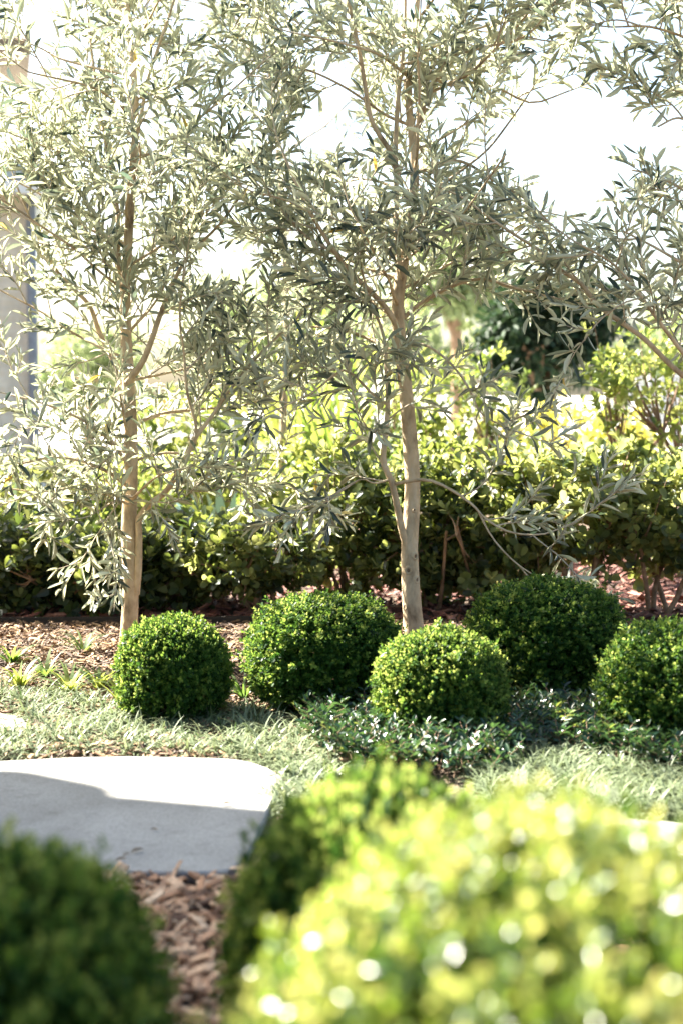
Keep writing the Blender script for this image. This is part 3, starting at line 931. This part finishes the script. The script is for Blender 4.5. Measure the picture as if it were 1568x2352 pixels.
o.limb("branch", pp(YR, (922, 800, -.03), (970, 790, -.12), (1030, 830, -.22), (1075, 890, -.28), (1105, 950, -.32), (1170, 985, -.35)), .006, .0025, sides=6, grow=(.2, 1), dens=.55)
o.limb("branch", pp(YR, (925, 820, .0), (870, 790, .08), (800, 760, .14), (720, 750, .2), (650, 760, .24)), .008, .003, sides=7, dens=1.2)
o.limb("branch", pp(YR, (890, 930, -.1), (850, 900, -.14), (790, 850, -.18), (720, 900, -.2), (650, 935, -.22)), .006, .0025, sides=6, dens=.9)
o.limb("branch", pp(YR, (883, 1000, -.1), (850, 990, -.14), (830, 960, -.2), (815, 920, -.22)), .004, .002, sides=5, dens=1.0)
o.limb("branch", pp(YR, (896, 1100, -.08), (860, 1110, -.14), (830, 1100, -.2), (790, 1120, -.24)), .004, .002, sides=5, dens=1.0)
for k in range(18):
    f = .47 + .46 * (k + .5) / 18
    q = tr[int(f * (len(tr) - 1))]
    th = k * 2.4 + 1.9
    o.grow_limb(q, (math.cos(th), math.sin(th) * .9, .3), .4 + .3 * o.r.random(), .006)
o.finish(.126)

# third olive: trunk out of frame on the right, its branches reach in
YT = 5.0
o = Olive((1.75, 5.0, 0), "olive tree rooted beyond the right picture edge, its branches reaching in", 45)
tr = o.limb("trunk", [(1.75, 5.0, -.02), (1.76, 5.0, .3), (1.74, 5.0, .6), (1.73, 5.01, .9), (1.75, 5.02, 1.2), (1.72, 5.0, 1.6), (1.70, 5.0, 2.0), (1.72, 5.0, 2.5)], .042, .008, 60, 12, .035, .012, grow=(.5, 1))
o.limb("branch", [np.array((1.74, 5.0, .75))] + pp(YT, (1720, 960), (1568, 862, -.02), (1484, 782, -.03), (1434, 745, -.03), (1374, 702, -.02), (1334, 652, -.01), (1284, 617, 0), (1234, 572, 0), (1184, 540, 0), (1124, 500, 0), (1064, 455, .02), (1000, 425, .02)),
       .011, .0035, sides=8, grow=(.35, 1), dens=1.0)
o.limb("branch", pp(YT, (1640, 905), (1560, 800, -.1), (1500, 720, -.14), (1450, 650, -.16), (1400, 600, -.18), (1330, 560, -.2)), .008, .003, sides=6, dens=1.5)
o.limb("branch", pp(YT, (1700, 700), (1620, 640, -.05), (1560, 600, -.08), (1490, 560, -.1), (1430, 530, -.1)), .008, .003, sides=6, dens=1.4)
o.limb("branch", [tr[40]] + pp(YT, (1700, 520), (1620, 470, -.03), (1560, 430, -.05), (1500, 400, -.06), (1450, 390, -.06)), .008, .003, sides=6, dens=1.0)
o.limb("branch", [tr[48]] + pp(YT, (1700, 320), (1620, 300, -.03), (1560, 270, -.05), (1510, 290, -.06)), .007, .003, sides=6, dens=1.0)
o.limb("branch", [tr[52]] + pp(YT, (1700, 140), (1620, 110, -.1), (1560, 80, -.15), (1490, 60, -.2), (1430, 60, -.2)), .007, .003, sides=6, dens=1.5)
o.limb("branch", [tr[55]] + pp(YT, (1660, 30), (1580, 10, -.05), (1500, -10, -.1), (1400, -30, -.1)), .007, .003, sides=6, dens=1.4)
for k in range(6):
    q = tr[int((.5 + .45 * k / 6) * (len(tr) - 1))]
    o.grow_limb(q, (math.cos(k * 2.4), math.sin(k * 2.4), .4), .5, .006)
o.finish(.13)

# fourth olive further back between the two
YB = 8.6
bx = at(648, 1400, YB)
o = Olive((bx[0], YB, 0), "slender olive standing further back beyond the hedge between the two trunks", 57)
tr = o.limb("trunk", pp(YB, (648, 1282), (647, 1240), (646, 1200), (650, 1000), (658, 800), (656, 600), (643, 400), (628, 220), (603, 80), (583, -40), (568, -150)), .028, .008, 90, 10, .03, .01, grow=(.34, 1), dens=1.0)
for k in range(12):
    f = .36 + .58 * (k + .5) / 12
    q = tr[int(f * (len(tr) - 1))]
    th = k * 2.4 + .2
    o.grow_limb(q, (math.cos(th), math.sin(th), .5), .5 + .4 * o.r.random(), .007, dens=.8)
o.finish(.15)


# ------------------------------------------------------------------ hedge shrubs (round leathery leaves in rosettes)
def shrub(name, base, rx, ry, h, n, label, mat, cat="shrub", group=None, leaf=.045, wr=.30, templ=ROUND, per=7, stem_r=.011, nstem=7, low=.15, seed=0,
          tint=(.45, .25), top_tint=0.0, shell=.55, spread=.25, clear=None):
    r = np.random.default_rng(seed + 100)
    base = np.array([base[0], base[1], 0.0])
    t = thing(name, tuple(base), label, cat, group)
    U = norm(r.normal(0, 1, (n, 3)))
    rad = shell + (1 - shell) * r.random(n) ** .6
    wob = 1 + .24 * r.normal(0, .7, n) * (r.random(n) < .4) + .20 * np.sin(5 * U[:, 0] + seed) * np.cos(4 * U[:, 1] + 2 * seed) + .1 * np.sin(9 * U[:, 2] + seed)
    P = base + U * (rad * wob)[:, None] * np.array([rx, ry, h * (1 - low) / 2]) + np.array([0, 0, h * (low + (1 - low) / 2)])
    if clear is not None:
        x, y = project(P)
        P_ok = ~in_poly(x, y, clear)
        P, U, rad = P[P_ok], U[P_ok], rad[P_ok]
    P[:, 2] = np.maximum(P[:, 2], .04)
    n = len(P)
    ax = norm(U * .7 + np.array([0, 0, .75]) + r.normal(0, .3, (n, 3)))
    mb = MB()
    t0 = np.clip(tint[0] + tint[1] * r.normal(0, 1, n) + top_tint * (rad > .85), 0, 1)
    p1 = norm(np.cross(ax, r.normal(0, 1, (n, 3)))); p2 = np.cross(ax, p1)
    for j in range(per):
        a = j * 2.4 + r.random(n) * .6
        s = p1 * np.cos(a)[:, None] + p2 * np.sin(a)[:, None]
        ang = (1.25 - .8 * j / per) + r.normal(0, .15, n)
        D = ax * np.cos(ang)[:, None] + s * np.sin(ang)[:, None]
        Nn = ax * np.sin(ang)[:, None] - s * np.cos(ang)[:, None] + r.normal(0, .2, (n, 3))
        L = leaf * (.65 + .6 * r.random(n))
        scatter(mb, templ, P + ax * (leaf * (.16 * j - .5))[..., None] if np.ndim(leaf) else P + ax * leaf * (.16 * j - .5), D, Nn, L, L * wr, 0,
                np.clip(t0 + r.normal(0, .08, n) + .15 * j / per, 0, 1))
    st = MB()
    kn = min(n, 70)
    idx = r.choice(n, kn, replace=False)
    ends = P[idx]
    feet = [base + np.array([r.normal(0, spread * rx * .5), r.normal(0, spread * ry * .5), 0]) for _ in range(nstem)]
    tops = []
    for f in feet:
        e = f + np.array([r.normal(0, .35 * rx), r.normal(0, .35 * ry), h * (.45 + .15 * r.random())])
        tops.append(e)
        tube(st, smooth_path([f - np.array([0, 0, .03]), f + (e - f) * .4 + r.normal(0, .02, 3), e], 9), np.linspace(stem_r, stem_r * .6, 9), 7, 0, False, .1)
    for k, e in enumerate(ends):
        s0 = tops[int(np.argmin([np.linalg.norm((q - e) * np.array([1, 1, .6])) for q in tops]))]
        mid = (s0 + e) / 2 + r.normal(0, .04 * rx, 3) - np.array([0, 0, .03])
        tube(st, smooth_path([s0 - np.array([0, 0, .04]), mid, e], 6), np.linspace(stem_r * .55, .0016, 6), 5, 0, False)
    # short twiglets for the other rosettes
    mb.build("foliage", M[mat], t, base)
    st.build("stem", M['stem'], t, base)
    return t


HG = "hedge shrubs behind the olive trees"


def hshrub(px, Y, wpx, toppy, n, label, seed, **k):
    x = at(px, 1200, Y)[0]
    rx = wpx / 2 / 3267 * Y
    h = at(px, toppy, Y)[2] * .86
    return shrub("hedge_shrub", (x, Y), rx, k.pop('ry', rx * .9), h, n, label, 'round', group=HG, seed=seed, **k)


hshrub(30, 6.43, 330, 1150, 443, "dark low hedge shrub at the left picture edge", 1, low=.06, tint=(.3, .22), leaf=.050)  # leaf tint lowered to carry the shade on the left hedge
hshrub(230, 6.38, 330, 1165, 443, "dark low hedge shrub directly behind the left olive trunk", 2, low=.06, tint=(.32, .22), leaf=.050)  # same lowered tint, shade put into the leaf colour
hshrub(420, 6.48, 320, 1140, 403, "low hedge shrub right of the left trunk, bright leaves on top", 3, low=.05, tint=(.45, .25), leaf=.050)
hshrub(590, 6.28, 280, 1150, 309, "open hedge shrub with bare brown stems above sunlit red mulch", 4, low=.24, tint=(.5, .25), leaf=.050, stem_r=.014, nstem=4)
hshrub(790, 6.58, 330, 970, 443, "tall bright hedge shrub behind the wide dark box ball", 5, low=.05, tint=(.5, .25), leaf=.050)
hshrub(960, 6.48, 320, 980, 443, "dense hedge shrub directly behind the right olive trunk", 6, low=.03, tint=(.45, .25), leaf=.050)
hshrub(1130, 6.38, 320, 965, 443, "lush hedge shrub behind the largest box ball, dark below", 7, low=.03, tint=(.45, .25), leaf=.050)
hshrub(1330, 6.28, 340, 960, 403, "lime topped hedge shrub raised on two bare brown stems", 8, low=.30, tint=(.65, .25), leaf=.053, stem_r=.018, nstem=3)
hshrub(1530, 6.28, 330, 975, 376, "open hedge shrub at the right picture edge with thin slanting stems", 9, low=.26, tint=(.6, .25), leaf=.053, stem_r=.014, nstem=4)

# ------------------------------------------------------------------ plants further back
BG = "shrubs filling the garden beyond the hedge"
for k, (px, Y, wpx, top, mat, n, leaf, lab) in enumerate((
        (100, 9.0, 330, 1060, 'round', 300, .06, "blurred green bush behind the left hedge near the house wall"),
        (330, 9.5, 330, 1050, 'lime', 300, .06, "blurred lime bush behind the hedge right of the left trunk"),
        (500, 9.2, 260, 1020, 'lime', 260, .06, "blurred lime bush left of the strap leaved clumps"),
        (410, 11.5, 330, 905, 'lime', 320, .07, "tall loose lime bush far behind, just right of the left trunk"),
        (560, 12.0, 300, 850, 'lime', 320, .07, "tallest loose lime bush far behind, midway between the two trunks"),
        (700, 8.6, 300, 1000, 'lime', 300, .055, "bright lime bush around the foot of the strap leaved clumps"),
        (880, 9.4, 330, 900, 'lime', 360, .055, "tall sunlit lime bush seen left of the right trunk"),
        (1060, 9.5, 330, 800, 'lime', 380, .055, "tall sunlit lime bush seen right of the right trunk"),
        (1250, 11.5, 330, 915, 'yellow', 420, .06, "golden yellow bush glowing under the dark tree"),
        (1420, 12.0, 200, 945, 'yellow', 300, .06, "small golden bush in front of the white fence"))):
    x = at(px, 1000, Y)[0]
    shrub("garden_bush", (x, Y), wpx / 2 / 3267 * Y, wpx / 2 / 3267 * Y * .8, at(px, top, Y)[2], n, lab, mat, "bush", BG, leaf, .26, LITE, 7, seed=20 + k, tint=(.6, .25), low=.05)

shrub("garden_bush", (-2.79, 7.7), .62, .62, 2.9, 620, "large dark unseen bush added outside the left picture edge to shade the hedge", 'round', "bush", BG, .07, .30, ROUND, 7, seed=50, low=.03)  # never in view; put in to keep sun off the left hedge
# citrus like young tree on the right
x = at(1470, 900, 7.6)[0]
shrub("citrus_tree", (x, 7.6), .32, .3, at(1470, 735, 7.6)[2], 190, "young citrus tree with small light green leaves at the right edge", 'lime', "tree", None, .055, .25, ELLIP, 6, .014, 3, .42, seed=40, tint=(.65, .25))

# strap leaved clumps
SG = "strap leaved clumps beyond the hedge"
tuft(690, 0, 44, 1.75, .055, "tallest yellow green strap leaved clump, left of the other two", .85, name="strap_plant", cat="plant", group=SG, Y=9.6, lean=.02, droop=.55, seg=8)
tuft(800, 0, 36, 1.35, .06, "darker green strap leaved clump close to the right trunk", .35, name="strap_plant", cat="plant", group=SG, Y=8.9, lean=.02, droop=.5, seg=8)
tuft(745, 0, 36, 1.6, .05, "sunlit strap leaved clump in the middle of the three", .7, name="strap_plant", cat="plant", group=SG, Y=10.2, lean=.02, droop=.5, seg=8)
tuft(20, 0, 26, .75, .07, "broad dark green strap leaved clump behind the left hedge edge", .15, name="strap_plant", cat="plant", group=SG, Y=7.6, lean=.1, droop=1.0, seg=8)
tuft(515, 0, 22, .55, .10, "blue green agave with thick broad leaves behind the hedge", .5, mat='agave', name="agave", cat="plant", group=None, Y=8.2, lean=.25, droop=.5, seg=8)

# far trees
def far_tree(px, Y, topy, boty, wpx, n, leaf, label, mat, seed, trunk_r=.12, flat=1.0):
    r = np.random.default_rng(seed)
    x = at(px, 900, Y)[0]; zt_, zb_ = at(px, topy, Y)[2], at(px, boty, Y)[2]
    rx = wpx / 2 / 3267 * Y; rz = (zt_ - zb_) / 2; cz = (zt_ + zb_) / 2
    t = thing("garden_tree", (x, Y, 0), label, "tree", "trees in the background")
    base = np.array([x, Y, 0.])
    ncl = 34
    C = norm(r.normal(0, 1, (ncl, 3))) * (.25 + .75 * r.random((ncl, 1)) ** .5)
    C[:, 2] = C[:, 2] * flat
    C = C * np.array([rx * .85, rx * .8, rz * .85]) + np.array([x, Y, cz])
    cr = (.22 + .18 * r.random(ncl)) * min(rx, rz * 1.3)
    ci = r.integers(0, ncl, n)
    U = norm(r.normal(0, 1, (n, 3)))
    P = C[ci] + U * (cr[ci] * (.4 + .6 * r.random(n) ** .5))[:, None]
    mb = MB()
    D = norm(U + r.normal(0, .6, (n, 3))); Nn = norm(U * .5 + np.array([0, 0, .8]) + r.normal(0, .4, (n, 3)))
    L = leaf * (.6 + .8 * r.random(n))
    scatter(mb, LITE, P, D, Nn, L, L * .26, 0, np.clip(.5 + .25 * r.normal(0, 1, n) + .25 * (ci / ncl - .5), 0, 1))
    mb.build("crown", M[mat], t, base)
    st = MB()
    top = np.array([x, Y, cz])
    tube(st, smooth_path([base - np.array([0, 0, .05]), base + np.array([.06, 0, cz * .4]), top], 14), np.linspace(trunk_r, trunk_r * .5, 14), 10, 0, False, .06)
    for k in range(12):
        s0 = base + (top - base) * (.6 + .4 * r.random())
        e = C[r.integers(0, ncl)]
        tube(st, smooth_path([s0, (s0 + e) / 2 + r.normal(0, .08, 3), e], 7), np.linspace(trunk_r * .4, .012, 7), 6, 0, False)
    st.build("trunk", M['stem'], t, base)


far_tree(1245, 14.5, 625, 900, 350, 7500, .10, "dark dense tree behind the branches right of the right trunk", 'dark', 61, .14)
far_tree(1040, 20, 450, 800, 260, 3500, .13, "pale green tree rising behind the top of the dark tree", 'pale', 62)
far_tree(640, 24, 640, 930, 420, 4500, .15, "hazy pale tree far behind between the two olives", 'pale', 63)
far_tree(200, 26, 760, 930, 360, 3500, .15, "small hazy tree far behind beside the house corner", 'pale', 64)
far_tree(900, 22, 700, 930, 340, 4000, .14, "far pale tree directly behind the right trunk", 'pale', 65)
far_tree(1560, 19, 700, 950, 300, 3500, .13, "far pale tree behind the white fence at right", 'pale', 66)

# white paling fence at right
fx = at(1400, 900, 15.0)[0]
f = thing("paling_fence", (fx, 15.0, 0), "white paling fence at the far right behind the golden bush", "fence")
mb = MB()
for k in range(26):
    box(mb, (fx + .06 + .125 * k, 15.0, .62), (.085, .02, 1.12), 0, bev=.006)
mb.build("paling", M['white'], f, (fx, 15.0, 0))
for z in (.3, .95):
    mb = MB(); box(mb, (fx + 1.6, 15.034, z), (3.3, .04, .08)); mb.build("rail", M['white'], f, (fx, 15.0, 0))
for k in range(3):
    mb = MB(); box(mb, (fx + .02 + 1.58 * k, 15.10, .62), (.09, .085, 1.24), 0, bev=.01); mb.build("post", M['white'], f, (fx, 15.0, 0))

# ------------------------------------------------------------------ house on the left
hx = at(70, 900, 14.0)[0]
H = thing("brick_house", (hx, 14.0, 0), "pale brick house with dark downpipe and grey tiled roof at the left edge", "house")
HB = (hx, 14.0, 0)
HROT = R(13.5)
mb = MB(); box(mb, (hx - 3.0, 17.0, 1.5), (6.0, 6.0, 3.0)); mb.build("wall", M['brick'], H, HB)
mb = MB(); box(mb, (hx - 3.4, 18.6, 3.3), (6.0, 1.2, 3.4)); mb.build("wall", M['brick'], H, HB)


def hip_roof(x0, x1, y0, y1, z, rise, mat, inset, thick=.16):
    mb = MB()
    xi0, xi1, yi = x0 + inset, x1 - inset, (y0 + y1) / 2
    v = [(x0, y0, z), (x1, y0, z), (x1, y1, z), (x0, y1, z), (x0, y0, z + thick), (x1, y0, z + thick), (x1, y1, z + thick), (x0, y1, z + thick), (xi0, yi, z + rise), (xi1, yi, z + rise)]
    mb.add(v, [np.array([(3, 2, 1, 0), (0, 1, 5, 4), (1, 2, 6, 5), (2, 3, 7, 6), (3, 0, 4, 7), (4, 5, 9, 8), (6, 7, 8, 9)]), np.array([(5, 6, 9), (7, 4, 8)])], smooth=False)
    return mb.build("roof", mat, H, HB)


hip_roof(hx - 6.4, hx + .38, 13.6, 20.4, 3.0, 1.3, M['roof'], 3.0)
hip_roof(hx - 8.0, hx + .15, 17.5, 19.5, 5.05, .7, M['roof_brown'], .95)
mb = MB(); box(mb, (hx - 3.0, 13.66, 2.93), (6.7, .12, .12), 0, bev=.02); mb.build("gutter", M['white'], H, HB)
mb = MB(); tube(mb, [(hx + .03, 13.92, 0), (hx + .03, 13.92, 1.0), (hx + .03, 13.92, 2.9)], .05, 12); mb.build("downpipe", M['pipe'], H, HB)
# unseen wing added out of frame, its roof outline shaped to shade the slab
def unrot(pts):
    c, sn = math.cos(HROT), math.sin(HROT)
    return [(HB[0] + (x - HB[0]) * c + (y - HB[1]) * sn, HB[1] - (x - HB[0]) * sn + (y - HB[1]) * c) for x, y in pts]


mb = MB(); prism(mb, unrot([(-6.9, 2.0), (-3.5, 2.0), (-3.5, 4.9), (-6.9, 5.4)]), 0, 3.0); mb.build("wall", M['brick'], H, HB)
mb = MB(); prism(mb, unrot([(-7.2, 1.6), (-2.62, 1.6), (-2.62, 4.945), (-3.78, 5.285), (-7.2, 5.8)]), 3.1, 3.2); mb.build("roof", M['roof'], H, HB)
th = np.linspace(0, 2 * math.pi, 24, endpoint=False)
mb = MB(); prism(mb, unrot([(-3.64 + .16 * math.cos(t), 5.20 + .14 * math.sin(t)) for t in th]), 2.95, 3.13); mb.build("shadow_bump", M['metal'], H, HB)  # added disc that shapes the bump in the slab's shadow edge
H.rotation_euler = (0, 0, HROT)
